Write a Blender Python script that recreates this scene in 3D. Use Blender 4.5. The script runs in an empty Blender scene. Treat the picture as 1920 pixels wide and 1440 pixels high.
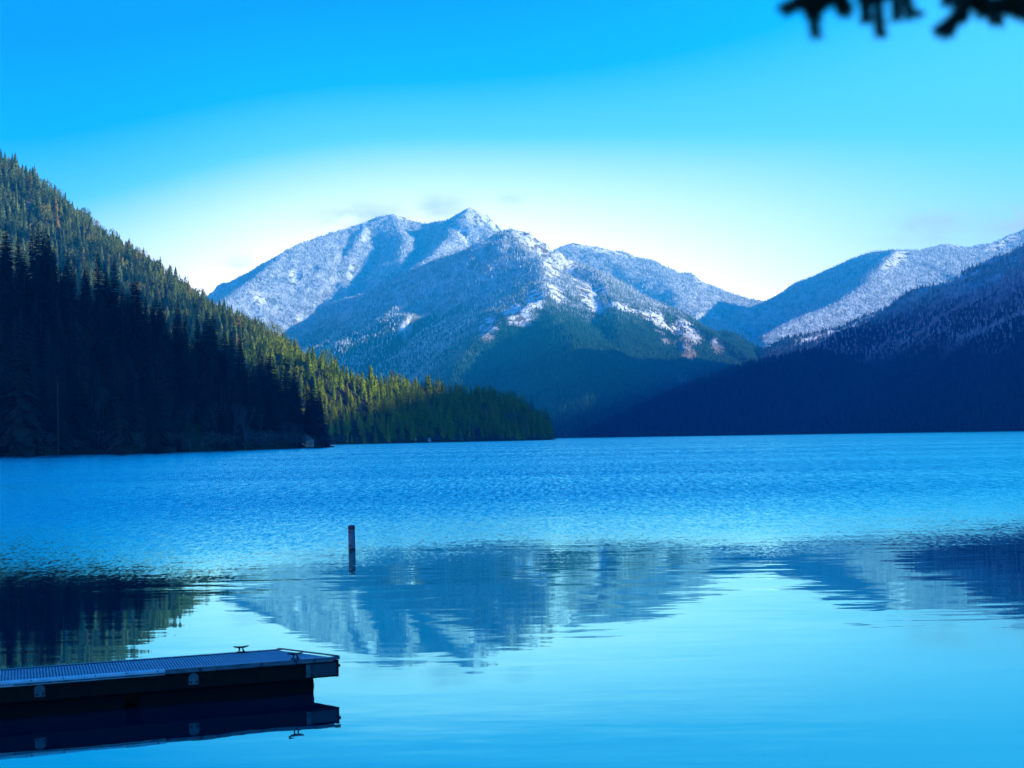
import bpy, bmesh, math, random
import numpy as np
from mathutils import Vector, Matrix
random.seed(7); rng = np.random.default_rng(11)
sc = bpy.context.scene; C = sc.collection
R = math.radians
# ------------------------------------------------------------------ camera
F = 4533.0; HY = 819.3; SL = 0.0159; CAMH = 3.6
ROLL = math.atan(SL); PITCH = math.atan((HY-720)/F)
cam = bpy.data.cameras.new('camera'); camo = bpy.data.objects.new('camera', cam); C.objects.link(camo)
cam.sensor_width = 36.0; cam.lens = 36.0*F/1920; cam.clip_start = .1; cam.clip_end = 60000
_up0 = Vector((0, -math.sin(PITCH), math.cos(PITCH))); _fw = Vector((0, math.cos(PITCH), math.sin(PITCH))); _rt0 = Vector((1, 0, 0))
_rt = _rt0*math.cos(ROLL) - _up0*math.sin(ROLL); _up = _up0*math.cos(ROLL) + _rt0*math.sin(ROLL)
m = Matrix((_rt, _up, -_fw)).transposed().to_4x4(); m.translation = Vector((0, 0, CAMH)); camo.matrix_world = m
cam.dof.use_dof = True; cam.dof.focus_distance = 90; cam.dof.aperture_fstop = 5.6
sc.camera = camo
# ------------------------------------------------------------------ sky, sun, exposure
SUN_EL, SUN_AZ = R(16), R(101)
w = bpy.data.worlds.new('World'); sc.world = w; w.use_nodes = True
nt = w.node_tree; nt.nodes.clear()
class G:
    """tiny node helper"""
    def __init__(s, nt): s.nt = nt
    def n(s, t, **k):
        o = s.nt.nodes.new(t)
        for a, b in k.items(): setattr(o, a, b)
        return o
    def l(s, a, b): s.nt.links.new(a, b)
    def m(s, op, a, b=None, c=None, clamp=False):
        o = s.n('ShaderNodeMath', operation=op, use_clamp=clamp)
        for i, v in enumerate((a, b, c)):
            if v is None: continue
            if isinstance(v, (int, float)): o.inputs[i].default_value = v
            else: s.l(v, o.inputs[i])
        return o.outputs[0]
    def mr(s, v, a, b, c=0, d=1, smooth=True):
        o = s.n('ShaderNodeMapRange', interpolation_type='SMOOTHSTEP' if smooth else 'LINEAR')
        s.l(v, o.inputs[0])
        for i, x in zip((1, 2, 3, 4), (a, b, c, d)):
            if isinstance(x, (int, float)): o.inputs[i].default_value = x
            else: s.l(x, o.inputs[i])
        return o.outputs[0]
    def mix(s, f, a, b, typ='MIX'):
        o = s.n('ShaderNodeMix', data_type='RGBA', blend_type=typ)
        for i, v in ((0, f), (6, a), (7, b)):
            if isinstance(v, (int, float)): o.inputs[i].default_value = v
            elif isinstance(v, tuple): o.inputs[i].default_value = (*v, 1)
            else: s.l(v, o.inputs[i])
        return o.outputs[2]
    def noise(s, vec, scale, detail=3, rough=.55, dim='3D', dist=0):
        o = s.n('ShaderNodeTexNoise', noise_dimensions=dim)
        if vec is not None: s.l(vec, o.inputs['Vector'])
        o.inputs['Scale'].default_value = scale; o.inputs['Detail'].default_value = detail; o.inputs['Roughness'].default_value = rough
        o.inputs['Distortion'].default_value = dist
        return o
    def comb(s, x, y, z):
        o = s.n('ShaderNodeCombineXYZ')
        for i, v in enumerate((x, y, z)):
            if isinstance(v, (int, float)): o.inputs[i].default_value = v
            else: s.l(v, o.inputs[i])
        return o.outputs[0]
    def ramp(s, f, stops, interp='LINEAR'):
        o = s.n('ShaderNodeValToRGB'); o.color_ramp.interpolation = interp
        e = o.color_ramp.elements
        while len(e) > 1: e.remove(e[-1])
        e[0].position = stops[0][0]; e[0].color = (*stops[0][1], 1)
        for p, c in stops[1:]:
            q = e.new(p); q.color = (*c, 1)
        s.l(f, o.inputs[0]); return o.outputs[0]
g = G(nt)
tc = g.n('ShaderNodeTexCoord'); sep = g.n('ShaderNodeSeparateXYZ'); g.l(tc.outputs['Generated'], sep.inputs[0])
X, Y, Z = sep.outputs
el = g.m('ARCSINE', Z); az = g.m('ARCTAN2', X, Y)
ela = g.m('ABSOLUTE', el)
ue = g.m('DIVIDE', ela, R(10.8))
rightf = g.mr(az, R(-3), R(13))
ue = g.m('ADD', g.m('MULTIPLY', ue, g.m('SUBTRACT', 1, g.m('MULTIPLY', rightf, .75))), g.m('MULTIPLY', rightf, .5))
ha = g.m('MULTIPLY', g.mr(az, R(0), R(-12), 0, .42), g.mr(az, R(-179), R(-110)))
t = g.m('SQRT', g.m('ADD', g.m('POWER', ue, 2), g.m('POWER', ha, 2)))
tt = g.m('DIVIDE', t, 4.0, clamp=True)
skyc = g.ramp(tt, [(0, (3.0, 2.4, 2.2)), (.095, (2.6, 2.1, 2.0)), (.14, (1.05, 1.38, 1.7)), (.165, (.20, .80, 1.45)), (.195, (.004, .42, 1.15)),
                   (.24, (.001, .22, .92)), (.34, (.0008, .20, .90)), (.6, (.0006, .19, .95)), (1.0, (.0005, .17, .95))])
# thin clouds near the summits
cn = g.noise(tc.outputs['Generated'], 34, 5, .6)
mp = g.n('ShaderNodeMapping'); mp.inputs['Scale'].default_value = (1, 1, 2.4); g.l(tc.outputs['Generated'], mp.inputs[0]); g.l(mp.outputs[0], cn.inputs['Vector'])
def blob(px, py, sx, sy, amt):
    a0 = (px-960)/F; e0 = (HY-(px-960)*SL-py)/F
    da = g.m('DIVIDE', g.m('SUBTRACT', az, a0), sx/F); de = g.m('DIVIDE', g.m('SUBTRACT', el, e0), sy/F)
    q = g.m('ADD', g.m('POWER', da, 2), g.m('POWER', de, 2))
    return g.m('MULTIPLY', g.m('EXPONENT', g.m('MULTIPLY', q, -1)), amt)
bl = None
for b_ in ((690, 408, 90, 26, .8), (830, 388, 45, 22, .8), (965, 374, 22, 8, .7), (1760, 432, 110, 26, 1.), (1900, 425, 60, 26, 1.), (450, 495, 30, 14, .5)):
    q = blob(*b_); bl = q if bl is None else g.m('MAXIMUM', bl, q)
cm = g.m('MULTIPLY', g.mr(cn.outputs[0], .34, .58), bl)
skyc = g.mix(g.m('MULTIPLY', cm, 1.0), skyc, (.75, .85, 1.05))
wb = g.m('MULTIPLY', g.mr(cn.outputs[0], .35, .5), blob(1455, 553, 42, 12, 1.3), clamp=True)
skyc = g.mix(wb, skyc, (2.8, 2.5, 2.2))
ns = g.n('ShaderNodeTexSky', sky_type='NISHITA'); ns.sun_disc = False; ns.sun_elevation = SUN_EL; ns.sun_rotation = SUN_AZ
nsc = g.mix(1.0, ns.outputs[0], (.008, .06, .22), 'MULTIPLY')      # the graded physical sky overhead
skyc = g.mix(g.mr(ela, R(16), R(45), 0, .5), skyc, nsc)
bg = g.n('ShaderNodeBackground'); g.l(skyc, bg.inputs[0]); bg.inputs[1].default_value = .61
wo = g.n('ShaderNodeOutputWorld'); g.l(bg.outputs[0], wo.inputs[0])
sun = bpy.data.lights.new('sun', 'SUN'); so = bpy.data.objects.new('sun', sun); C.objects.link(so)
sun.energy = 5.0; sun.angle = R(.5); sun.color = (1.0, .95, .82)
sd = Vector((math.sin(SUN_AZ)*math.cos(SUN_EL), math.cos(SUN_AZ)*math.cos(SUN_EL), math.sin(SUN_EL)))
so.rotation_euler = sd.to_track_quat('Z', 'Y').to_euler()
v = sc.view_settings; v.view_transform = 'Standard'; v.look = 'None'; v.gamma = 1; v.exposure = 1.4; v.use_curve_mapping = False
sc.render.engine = 'CYCLES'; cy = sc.cycles
cy.use_denoising = True; cy.denoiser = 'OPENIMAGEDENOISE'; cy.max_bounces = 6; cy.diffuse_bounces = 2; cy.glossy_bounces = 3
cy.volume_bounces = 0; cy.transmission_bounces = 2; cy.use_adaptive_sampling = False; cy.sample_clamp_indirect = 4
# ------------------------------------------------------------------ helpers
def ray(px, py):
    dx, dy = px-960, 720-py
    return _fw*F + _rt*dx + _up*dy
def P(px, py, D, drop=0):
    r = ray(px, py); k = D/r.y
    return (r.x*k, D, CAMH + r.z*k - drop)
def ground(px, py, z=0):
    r = ray(px, py); k = (z-CAMH)/r.z
    return Vector((r.x*k, r.y*k, z))
def proj(x, y, z):
    z = z-CAMH
    dx = x*_rt.x + y*_rt.y + z*_rt.z; dy = x*_up.x + y*_up.y + z*_up.z; d = x*_fw.x + y*_fw.y + z*_fw.z
    return 960 + F*dx/d, 720 - F*dy/d
def hsh(i, j, s):
    h = (i*374761393 + j*668265263 + s*1442695041) & 0xffffffff
    h = ((h ^ (h >> 13))*1274126177) & 0xffffffff
    return ((h ^ (h >> 16)) & 0xffff)/65535.0
def vnoise(x, y, s=0):
    i = np.floor(x).astype(np.int64); j = np.floor(y).astype(np.int64); fx = x-i; fy = y-j
    fx = fx*fx*fx*(fx*(fx*6-15)+10); fy = fy*fy*fy*(fy*(fy*6-15)+10)
    a = hsh(i, j, s); b = hsh(i+1, j, s); c = hsh(i, j+1, s); d = hsh(i+1, j+1, s)
    return (a*(1-fx)+b*fx)*(1-fy) + (c*(1-fx)+d*fx)*fy - .5
def fbm(x, y, scale, oct=5, s=0, ridged=False):
    o = 0; a = 1; tot = 0; x = x/scale; y = y/scale
    for k in range(oct):
        n_ = vnoise(x*1.01+17.3*k, y*1.01-9.1*k, s+k)
        if ridged: n_ = .5-2*np.abs(n_)
        o = o + a*n_; tot += a; a *= .5; x, y = x*1.93+y*.5, y*1.93-x*.5
    return o/tot
def mesh_obj(name, verts, faces, mat, parent=None, smooth=False, mats=None):
    me = bpy.data.meshes.new(name); me.from_pydata(verts, [], faces); me.update()
    if mat is not None: me.materials.append(mat)
    if smooth: me.shade_smooth()
    o = bpy.data.objects.new(name, me); C.objects.link(o)
    if parent is not None: o.parent = parent
    return o
def tag(o, label=None, cat=None, group=None, kind=None):
    if label: o['label'] = label
    if cat: o['category'] = cat
    if group: o['group'] = group
    if kind: o['kind'] = kind
    return o
def empty(name, loc, rz=0):
    o = bpy.data.objects.new(name, None); C.objects.link(o); o.location = loc; o.rotation_euler = (0, 0, rz); o.empty_display_size = .3
    return o
def copy_tree(o, parent=None):
    c = o.copy(); C.objects.link(c)
    if parent is not None: c.parent = parent
    for ch in [q for q in CH.get(o.name, [])]:
        copy_tree(ch, c)
    return c
CH = {}
class MB:
    """collects simple shapes into one mesh"""
    def __init__(s): s.v = []; s.f = []
    def box(s, c, d, rot=None, bev=0):
        cx, cy_, cz = c; x, y, z = (q/2 for q in d); b0 = len(s.v)
        pts = [Vector((sx*x, sy*y, sz*z)) for sz in (-1, 1) for sy in (-1, 1) for sx in (-1, 1)]
        if rot is not None: pts = [rot @ p for p in pts]
        s.v += [(p.x+cx, p.y+cy_, p.z+cz) for p in pts]
        for f in ((0, 2, 3, 1), (4, 5, 7, 6), (0, 1, 5, 4), (2, 6, 7, 3), (0, 4, 6, 2), (1, 3, 7, 5)): s.f.append(tuple(b0+i for i in f))
    def tube(s, pts, rad, n=8, caps=True):
        pts = [Vector(p) for p in pts]; rings = []
        for i, p in enumerate(pts):
            d = (pts[min(i+1, len(pts)-1)] - pts[max(i-1, 0)]).normalized()
            a = d.cross(Vector((0, 0, 1)) if abs(d.z) < .9 else Vector((1, 0, 0))).normalized(); b = d.cross(a)
            r = rad[i] if isinstance(rad, (list, tuple)) else rad
            b0 = len(s.v)
            for k in range(n):
                q = p + a*math.cos(2*math.pi*k/n)*r + b*math.sin(2*math.pi*k/n)*r
                s.v.append(tuple(q))
            rings.append(b0)
        for a0, b0 in zip(rings, rings[1:]):
            for k in range(n): s.f.append((a0+k, a0+(k+1) % n, b0+(k+1) % n, b0+k))
        if caps: s.f.append(tuple(rings[0]+k for k in range(n))[::-1]); s.f.append(tuple(rings[-1]+k for k in range(n)))
    def tri(s, *p):
        b0 = len(s.v); s.v += [tuple(q) for q in p]; s.f.append(tuple(range(b0, b0+len(p))))
    def build(s, name, mat, parent=None, smooth=False, bevel=0):
        o = mesh_obj(name, s.v, s.f, mat, parent, smooth)
        if bevel:
            bm = bmesh.new(); bm.from_mesh(o.data)
            bmesh.ops.bevel(bm, geom=list(bm.edges), offset=bevel, segments=2, affect='EDGES', profile=.7); bm.to_mesh(o.data); bm.free()
        return o
def newmat(name):
    mt = bpy.data.materials.new(name); mt.use_nodes = True; n = mt.node_tree; n.nodes.clear(); gg = G(n)
    out = gg.n('ShaderNodeOutputMaterial'); return mt, gg, out
def princ(name, col, rough=.6, metal=0, nscale=None, namp=.25, bump=0, col2=None, spec=.5):
    mt, gg, out = newmat(name); b = gg.n('ShaderNodeBsdfPrincipled'); gg.l(b.outputs[0], out.inputs[0])
    b.inputs['Roughness'].default_value = rough; b.inputs['Metallic'].default_value = metal; b.inputs['Specular IOR Level'].default_value = spec
    if nscale:
        co = gg.n('ShaderNodeTexCoord').outputs['Object']; nz = gg.noise(co, nscale, 5, .6)
        c2 = col2 or tuple(x*(1-namp*1.6) for x in col)
        gg.l(gg.mix(gg.mr(nz.outputs[0], .35, .65), c2, col), b.inputs['Base Color'])
        gg.l(gg.mr(nz.outputs[0], .3, .7, max(.05, rough-.12), min(1, rough+.15)), b.inputs['Roughness'])
        if bump:
            bp = gg.n('ShaderNodeBump'); bp.inputs['Strength'].default_value = bump; bp.inputs['Distance'].default_value = .01
            gg.l(nz.outputs[0], bp.inputs['Height']); gg.l(bp.outputs[0], b.inputs['Normal'])
    else: b.inputs['Base Color'].default_value = (*col, 1)
    return mt
# ------------------------------------------------------------------ land materials
def land_mat(name, snowline, soft, green, rock=(.20, .155, .115)):
    mt, gg, out = newmat(name); b = gg.n('ShaderNodeBsdfDiffuse'); gg.l(b.outputs[0], out.inputs[0])
    ge = gg.n('ShaderNodeNewGeometry'); sp = gg.n('ShaderNodeSeparateXYZ'); gg.l(ge.outputs['Position'], sp.inputs[0])
    n1 = gg.noise(ge.outputs['Position'], .03, 6, .65); n2 = gg.noise(ge.outputs['Position'], .006, 4, .6)
    zz = gg.m('ADD', sp.outputs[2], gg.m('MULTIPLY', gg.m('SUBTRACT', n2.outputs[0], .5), soft*2.2))
    sn = gg.mr(zz, snowline-soft, snowline+soft)
    at = gg.n('ShaderNodeAttribute', attribute_name='bare'); bare = at.outputs['Fac']
    base = gg.mix(gg.mr(n1.outputs[0], .4, .6), tuple(x*.6 for x in green), green)
    base = gg.mix(gg.m('MULTIPLY', sn, gg.mr(n1.outputs[0], .35, .6, .25, .8)), base, (.78, .80, .84))
    rk = gg.mix(gg.mr(n1.outputs[0], .42, .50), rock, (.86, .85, .86))
    sn2 = gg.mr(zz, snowline-soft*1.8, snowline-soft*.4)
    rk = gg.mix(sn2, tuple(x*1.1 for x in rock), rk)
    base = gg.mix(bare, base, rk); gg.l(base, b.inputs[0])
    bp = gg.n('ShaderNodeBump'); bp.inputs['Strength'].default_value = 1.0; bp.inputs['Distance'].default_value = 24
    gg.l(n1.outputs[0], bp.inputs['Height']); gg.l(bp.outputs[0], b.inputs['Normal'])
    return mt
def tree_mat(name, c1, c2, snowline=None, soft=80, warm=None, warm_amt=.2, snowamt=.85, aspect=None, high=None):
    mt, gg, out = newmat(name); b = gg.n('ShaderNodeBsdfDiffuse'); gg.l(b.outputs[0], out.inputs[0])
    ge = gg.n('ShaderNodeNewGeometry'); oi = gg.n('ShaderNodeObjectInfo')
    n2 = gg.noise(ge.outputs['Position'], .012, 3, .6); n1 = gg.noise(ge.outputs['Position'], .7, 3, .6)
    col = gg.mix(gg.m('ADD', gg.m('MULTIPLY', oi.outputs['Random'], .7), gg.m('MULTIPLY', n1.outputs[0], .4), clamp=True), c1, c2)
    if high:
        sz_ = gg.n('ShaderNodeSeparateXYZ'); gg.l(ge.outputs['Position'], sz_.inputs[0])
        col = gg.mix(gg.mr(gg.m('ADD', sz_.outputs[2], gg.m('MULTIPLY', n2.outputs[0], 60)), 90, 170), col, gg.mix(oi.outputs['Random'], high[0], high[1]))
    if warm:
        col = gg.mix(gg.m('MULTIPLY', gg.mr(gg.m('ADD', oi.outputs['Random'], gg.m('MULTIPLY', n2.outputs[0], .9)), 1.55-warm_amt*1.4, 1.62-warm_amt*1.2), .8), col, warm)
    if snowline is not None:
        sp = gg.n('ShaderNodeSeparateXYZ'); gg.l(ge.outputs['Position'], sp.inputs[0])
        sn_ = gg.n('ShaderNodeSeparateXYZ'); gg.l(ge.outputs['True Normal'], sn_.inputs[0])
        zz = gg.m('ADD', sp.outputs[2], gg.m('MULTIPLY', gg.m('SUBTRACT', n2.outputs[0], .5), soft*2.6))
        if aspect: zz = gg.m('ADD', zz, gg.mr(sp.outputs[0], aspect[0], aspect[1], aspect[2], 0))
        sn = gg.mr(zz, snowline-soft, snowline+soft)
        pat = gg.m('ADD', gg.m('MULTIPLY', n1.outputs[0], .5), gg.m('MULTIPLY', oi.outputs['Random'], .5))
        f = gg.m('MULTIPLY', sn, gg.mr(pat, .25, .75, .25, 1.0)); f = gg.m('MULTIPLY', f, snowamt, clamp=True)
        col = gg.mix(f, col, (.88, .88, .90))
    gg.l(col, b.inputs[0]); return mt
M_far = tree_mat('snowy_forest', (.022, .045, .04), (.04, .07, .055), 330, 120, snowamt=1.0)
M_front = tree_mat('front_mountain_forest', (.015, .06, .036), (.045, .13, .06), 400, 90, snowamt=.8, aspect=(-330, 40, 300))
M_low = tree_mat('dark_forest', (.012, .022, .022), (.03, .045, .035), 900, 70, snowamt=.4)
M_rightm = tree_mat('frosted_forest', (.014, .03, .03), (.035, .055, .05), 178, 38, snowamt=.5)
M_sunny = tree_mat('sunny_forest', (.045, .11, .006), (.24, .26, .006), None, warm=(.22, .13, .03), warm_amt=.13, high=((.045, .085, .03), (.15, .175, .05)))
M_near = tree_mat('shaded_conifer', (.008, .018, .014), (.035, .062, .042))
M_bark = princ('bark', (.075, .055, .042), .9, nscale=3)
M_pale = princ('pale_bark', (.11, .10, .095), .85, nscale=2)
M_brush = princ('bare_brush', (.13, .105, .085), .9, nscale=.3, col2=(.05, .05, .035))
# ------------------------------------------------------------------ landforms from ridge lines
KEND = 1.3
def build_land(name, ridges, bounds, step, mat, rough=.12, nsc=420, patches=(), patch_thr=.0, smooth_k=0, seed=0, crag=0.):
    x0, x1, y0, y1 = bounds; nx = int((x1-x0)/step)+1; ny = int((y1-y0)/step)+1
    gx, gy = np.meshgrid(np.linspace(x0, x1, nx), np.linspace(y0, y1, ny))
    wx = gx + fbm(gx, gy, nsc*.8, 3, seed+40)*nsc*.25; wy = gy + fbm(gx, gy, nsc*.8, 3, seed+60)*nsc*.25
    H = np.full(gx.shape, -1e3); DD = np.full(gx.shape, 1e6)
    for pts, k in ridges:
        for a, b in zip(pts, pts[1:]):
            dx, dy = b[0]-a[0], b[1]-a[1]; L2 = dx*dx+dy*dy+1e-6
            Ls = math.sqrt(L2); kr = KEND/k
            def dist(ax, ay):      # distance across the ridge, with steep ends along it
                t0_ = (ax*dx+ay*dy)/L2; t1_ = np.clip(t0_, 0, 1); al = np.abs(t0_-t1_)*Ls; pe = np.abs(ax*dy-ay*dx)/Ls
                return t1_, np.sqrt(pe**2 + (al*kr)**2)
            tt_, d = dist(wx-a[0], wy-a[1]); tt0, d0 = dist(gx-a[0], gy-a[1])
            near = np.clip(d0/150, 0, 1); dm = d0*(1-near)+d*near; tm = tt0*(1-near)+tt_*near
            h = a[2]+(b[2]-a[2])*tm - k*dm
            up = h > H; H = np.where(up, h, H); DD = np.where(up, dm, DD)
    sp = fbm(gx, gy, nsc, 6, seed, True); amp = np.clip(DD, 0, nsc*1.6)*rough
    H = H + sp*amp*2 + fbm(gx, gy, nsc*.2, 4, seed+9)*np.clip(DD+25, 0, 120)*.14
    H = H + fbm(gx, gy, 70, 4, seed+21, True)*np.clip(DD+40, 0, 110)/110*crag + fbm(gx, gy, 45, 3, seed+22)*crag*.45
    px, py = proj(gx, gy, H)
    bare = np.zeros(gx.shape); n_ = fbm(gx, gy, 110, 5, seed+77, True)*.6 + fbm(gx, gy, 40, 3, seed+78)*.7
    for (cx, cy_, sx, sy, ang) in patches:
        ca, sa = math.cos(R(ang)), math.sin(R(ang)); ddx, ddy = px-cx, py-cy_
        q = ((ddx*ca+ddy*sa)/sx)**2 + ((-ddx*sa+ddy*ca)/sy)**2
        bare = np.maximum(bare, np.clip((1.15-q+n_*2.3)*2.2, 0, 1))
    H = H + bare*fbm(gx, gy, 60, 4, seed+91)*crag*.7
    idx = -np.ones(gx.shape, int); keepc = (np.maximum.reduce([H[:-1, :-1], H[1:, :-1], H[:-1, 1:], H[1:, 1:]]) > -6)
    use = np.zeros(gx.shape, bool); use[:-1, :-1] |= keepc; use[1:, :-1] |= keepc; use[:-1, 1:] |= keepc; use[1:, 1:] |= keepc
    idx[use] = np.arange(use.sum()); Hc = np.maximum(H, -0.8)
    V = np.stack([gx[use], gy[use], Hc[use]], 1)
    q = np.stack([idx[:-1, :-1][keepc], idx[:-1, 1:][keepc], idx[1:, 1:][keepc], idx[1:, :-1][keepc]], 1)
    me = bpy.data.meshes.new(name); me.vertices.add(len(V)); me.vertices.foreach_set('co', V.astype(np.float32).ravel())
    me.loops.add(q.size); me.loops.foreach_set('vertex_index', q.astype(np.int32).ravel())
    me.polygons.add(len(q)); me.polygons.foreach_set('loop_start', (np.arange(len(q))*4).astype(np.int32))
    me.update(); me.validate(); me.shade_smooth(); me.materials.append(mat)
    at = me.attributes.new('bare', 'FLOAT', 'POINT'); at.data.foreach_set('value', bare[use].astype(np.float32))
    o = bpy.data.objects.new(name, me); C.objects.link(o); o['kind'] = 'structure'
    return dict(o=o, H=H, bare=bare, b=bounds, s=step, nx=nx, ny=ny)
def sample(L, x, y, key='H'):
    A = L[key]; fx = (x-L['b'][0])/((L['b'][1]-L['b'][0])/(L['nx']-1)); fy = (y-L['b'][2])/((L['b'][3]-L['b'][2])/(L['ny']-1))
    i = np.clip(np.floor(fx).astype(int), 0, L['nx']-2); j = np.clip(np.floor(fy).astype(int), 0, L['ny']-2); a = fx-i; b = fy-j
    return (A[j, i]*(1-a)+A[j, i+1]*a)*(1-b) + (A[j+1, i]*(1-a)+A[j+1, i+1]*a)*b
def line(pts, drop=0): return [P(px, py, D, drop) for px, py, D in pts]
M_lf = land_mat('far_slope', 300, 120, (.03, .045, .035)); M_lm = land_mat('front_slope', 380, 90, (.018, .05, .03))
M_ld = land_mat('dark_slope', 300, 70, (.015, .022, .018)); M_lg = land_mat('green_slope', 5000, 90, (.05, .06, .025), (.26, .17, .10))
LANDS = {}
LANDS['back'] = build_land('back_mountain', [
    (line([(200, 760, 9600), (300, 650, 9900), (360, 606, 10150), (415, 566, 10400), (480, 522, 10750), (540, 469, 11100), (600, 445, 11500), (650, 430, 11750), (700, 410, 11900), (735, 401, 11900), (770, 414, 11900), (800, 420, 11900), (822, 416, 11850), (838, 414, 11800), (845, 421, 11800), (848, 411, 11760), (853, 404, 11750), (858, 408, 11740), (866, 397, 11720), (874, 393, 11710), (882, 386, 11700), (889, 390, 11700), (896, 393, 11700), (903, 401, 11700), (912, 404, 11700), (921, 413, 11700), (930, 420, 11700), (945, 433, 11700), (1000, 455, 11800), (1060, 520, 11900)]), .64),
    (line([(700, 410, 11900), (670, 450, 11500), (640, 500, 11150), (612, 560, 10800), (590, 620, 10450)]), .72),
    (line([(852, 406, 11750), (846, 440, 11350), (815, 475, 11000), (770, 520, 10600)]), .72),
    (line([(735, 401, 11900), (760, 450, 11400), (750, 500, 11000)]), .66),
    ], (-2700, 900, 8400, 13400), 14, M_lf, .22, 480, seed=3, crag=28,
    patches=[(685, 430, 12, 22, 10), (650, 468, 5, 8, 0), (553, 520, 10, 20, 5), (490, 560, 16, 12, 40), (558, 602, 8, 9, 0), (885, 404, 44, 16, 20), (860, 430, 22, 7, 20), (745, 404, 24, 5, 15), (925, 420, 22, 8, 45), (875, 446, 10, 16, 10), (905, 452, 18, 6, 10), (660, 505, 7, 26, 8)])
LANDS['front'] = build_land('front_mountain', [
    (line([(956, 431, 7800), (963, 427, 7800), (969, 433, 7790), (977, 431, 7790), (984, 438, 7780), (990, 435, 7780), (1000, 442, 7770), (1010, 453, 7760), (1019, 455, 7750), (1031, 468, 7740), (1041, 468, 7730), (1052, 475, 7720), (1075, 494, 7700), (1119, 508, 7600), (1141, 524, 7550), (1187, 552, 7450), (1222, 577, 7380), (1275, 602, 7250), (1322, 621, 7150), (1369, 640, 7050), (1394, 664, 7000), (1440, 710, 6900), (1500, 780, 6850)], 0), .56),
    (line([(956, 431, 7800), (975, 467, 7600), (1015, 487, 7420), (1018, 522, 7150), (1025, 570, 6750), (1047, 595, 6450), (1075, 626, 6150), (1087, 667, 5800), (1092, 707, 5450), (1105, 750, 5050), (1115, 800, 4650)]), .58),
    (line([(956, 431, 7800), (900, 462, 8150), (822, 487, 8450), (780, 508, 8650), (712, 543, 8900), (645, 560, 9100), (600, 592, 9200), (575, 632, 9250), (540, 690, 9300)]), .60),
    (line([(1119, 508, 7600), (1150, 560, 7100), (1165, 620, 6600), (1160, 690, 6150), (1150, 760, 5500)]), .55),
    (line([(1275, 602, 7250), (1285, 650, 6700), (1282, 700, 6250), (1280, 770, 5800)]), .6),
    (line([(1020, 560, 6800), (985, 575, 6600), (925, 610, 6450), (880, 660, 6300), (850, 720, 6000)]), .62),
    ], (-1900, 1500, 4300, 10200), 12, M_lm, .19, 480, seed=12, crag=20,
    patches=[(772, 610, 24, 12, -15), (968, 590, 26.4, 19.2, 30), (915, 618, 16.8, 21.6, 40), (1005, 562, 16.8, 21.6, 60), (1040, 550, 12, 26.4, -35), (1022, 466, 66, 18, 30), (985, 445, 31.2, 9.6, 25), (1035, 500, 16.8, 26.4, -10), (1070, 500, 9.6, 31.2, -20),
             (1105, 555, 16.8, 31.2, -35), (1165, 575, 31.2, 8.4, 25), (1235, 600, 10.8, 26.4, -25), (1130, 545, 12, 9.6, 0), (1290, 625, 31.2, 16.8, 40), (1270, 615, 14.4, 9.6, 0), (1285, 655, 14.4, 24, -40), (1280, 712, 14.4, 9.6, 10), (1345, 650, 9.6, 16.8, -30), (1250, 640, 10.8, 6, 20), (860, 668, 19.2, 8.4, -45), (1210, 592, 14.4, 7.2, 15)])
LANDS['back2'] = build_land('far_ridge', [
    (line([(900, 560, 11300), (960, 520, 11500), (1047, 466, 11800), (1072, 455, 11880), (1119, 463, 12000), (1166, 472, 12100), (1200, 484, 12200), (1237, 517, 12250), (1250, 513, 12250), (1291, 511, 12300), (1319, 528, 12350), (1353, 544, 12400), (1400, 559, 12450), (1437, 566, 12500), (1454, 564, 12450), (1495, 552, 12200), (1539, 524, 11950), (1586, 496, 11700), (1632, 474, 11450), (1679, 468, 11250), (1726, 469, 11400), (1757, 463, 11600), (1773, 457, 11700), (1820, 464, 11900), (1867, 455, 12100), (1898, 439, 12200), (1920, 430, 12250), (2000, 400, 12400), (2200, 360, 12500)]), .46),
    (line([(1237, 517, 12250), (1290, 560, 11700), (1360, 600, 11100), (1410, 640, 10500)]), .55),
    (line([(1679, 468, 11250), (1650, 500, 10800), (1620, 535, 10400), (1560, 572, 10100), (1490, 600, 9800), (1430, 632, 9500)]), .55),
    ], (-200, 3400, 8300, 13400), 17, M_lf, .14, 520, seed=25, crag=14,
    patches=[(1683, 485, 24, 13, -25), (1660, 500, 14, 6, -20), (1790, 459, 24, 5, 8), (1880, 455, 30, 8, -25), (1165, 530, 10, 7, 30), (1322, 530, 5, 10, -10), (1312, 525, 8, 14, -15), (1340, 558, 6, 5, 0), (1260, 575, 8, 5, 20), (1338, 590, 14, 4, 35), (1090, 458, 40, 6, 8), (1150, 475, 50, 5, 12)])
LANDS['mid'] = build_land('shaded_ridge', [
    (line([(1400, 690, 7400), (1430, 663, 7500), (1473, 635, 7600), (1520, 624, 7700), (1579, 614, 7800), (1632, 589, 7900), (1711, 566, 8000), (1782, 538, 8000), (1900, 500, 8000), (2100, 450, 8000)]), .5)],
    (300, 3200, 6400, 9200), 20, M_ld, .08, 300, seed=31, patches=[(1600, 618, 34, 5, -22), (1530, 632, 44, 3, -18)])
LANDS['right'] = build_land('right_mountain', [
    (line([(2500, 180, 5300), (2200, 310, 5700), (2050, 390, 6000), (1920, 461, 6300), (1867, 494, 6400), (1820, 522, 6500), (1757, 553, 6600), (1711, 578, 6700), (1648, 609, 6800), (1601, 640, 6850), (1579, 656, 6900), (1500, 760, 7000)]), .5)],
    (500, 4200, 3900, 8200), 18, M_ld, .12, 420, seed=38, crag=6)
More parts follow.
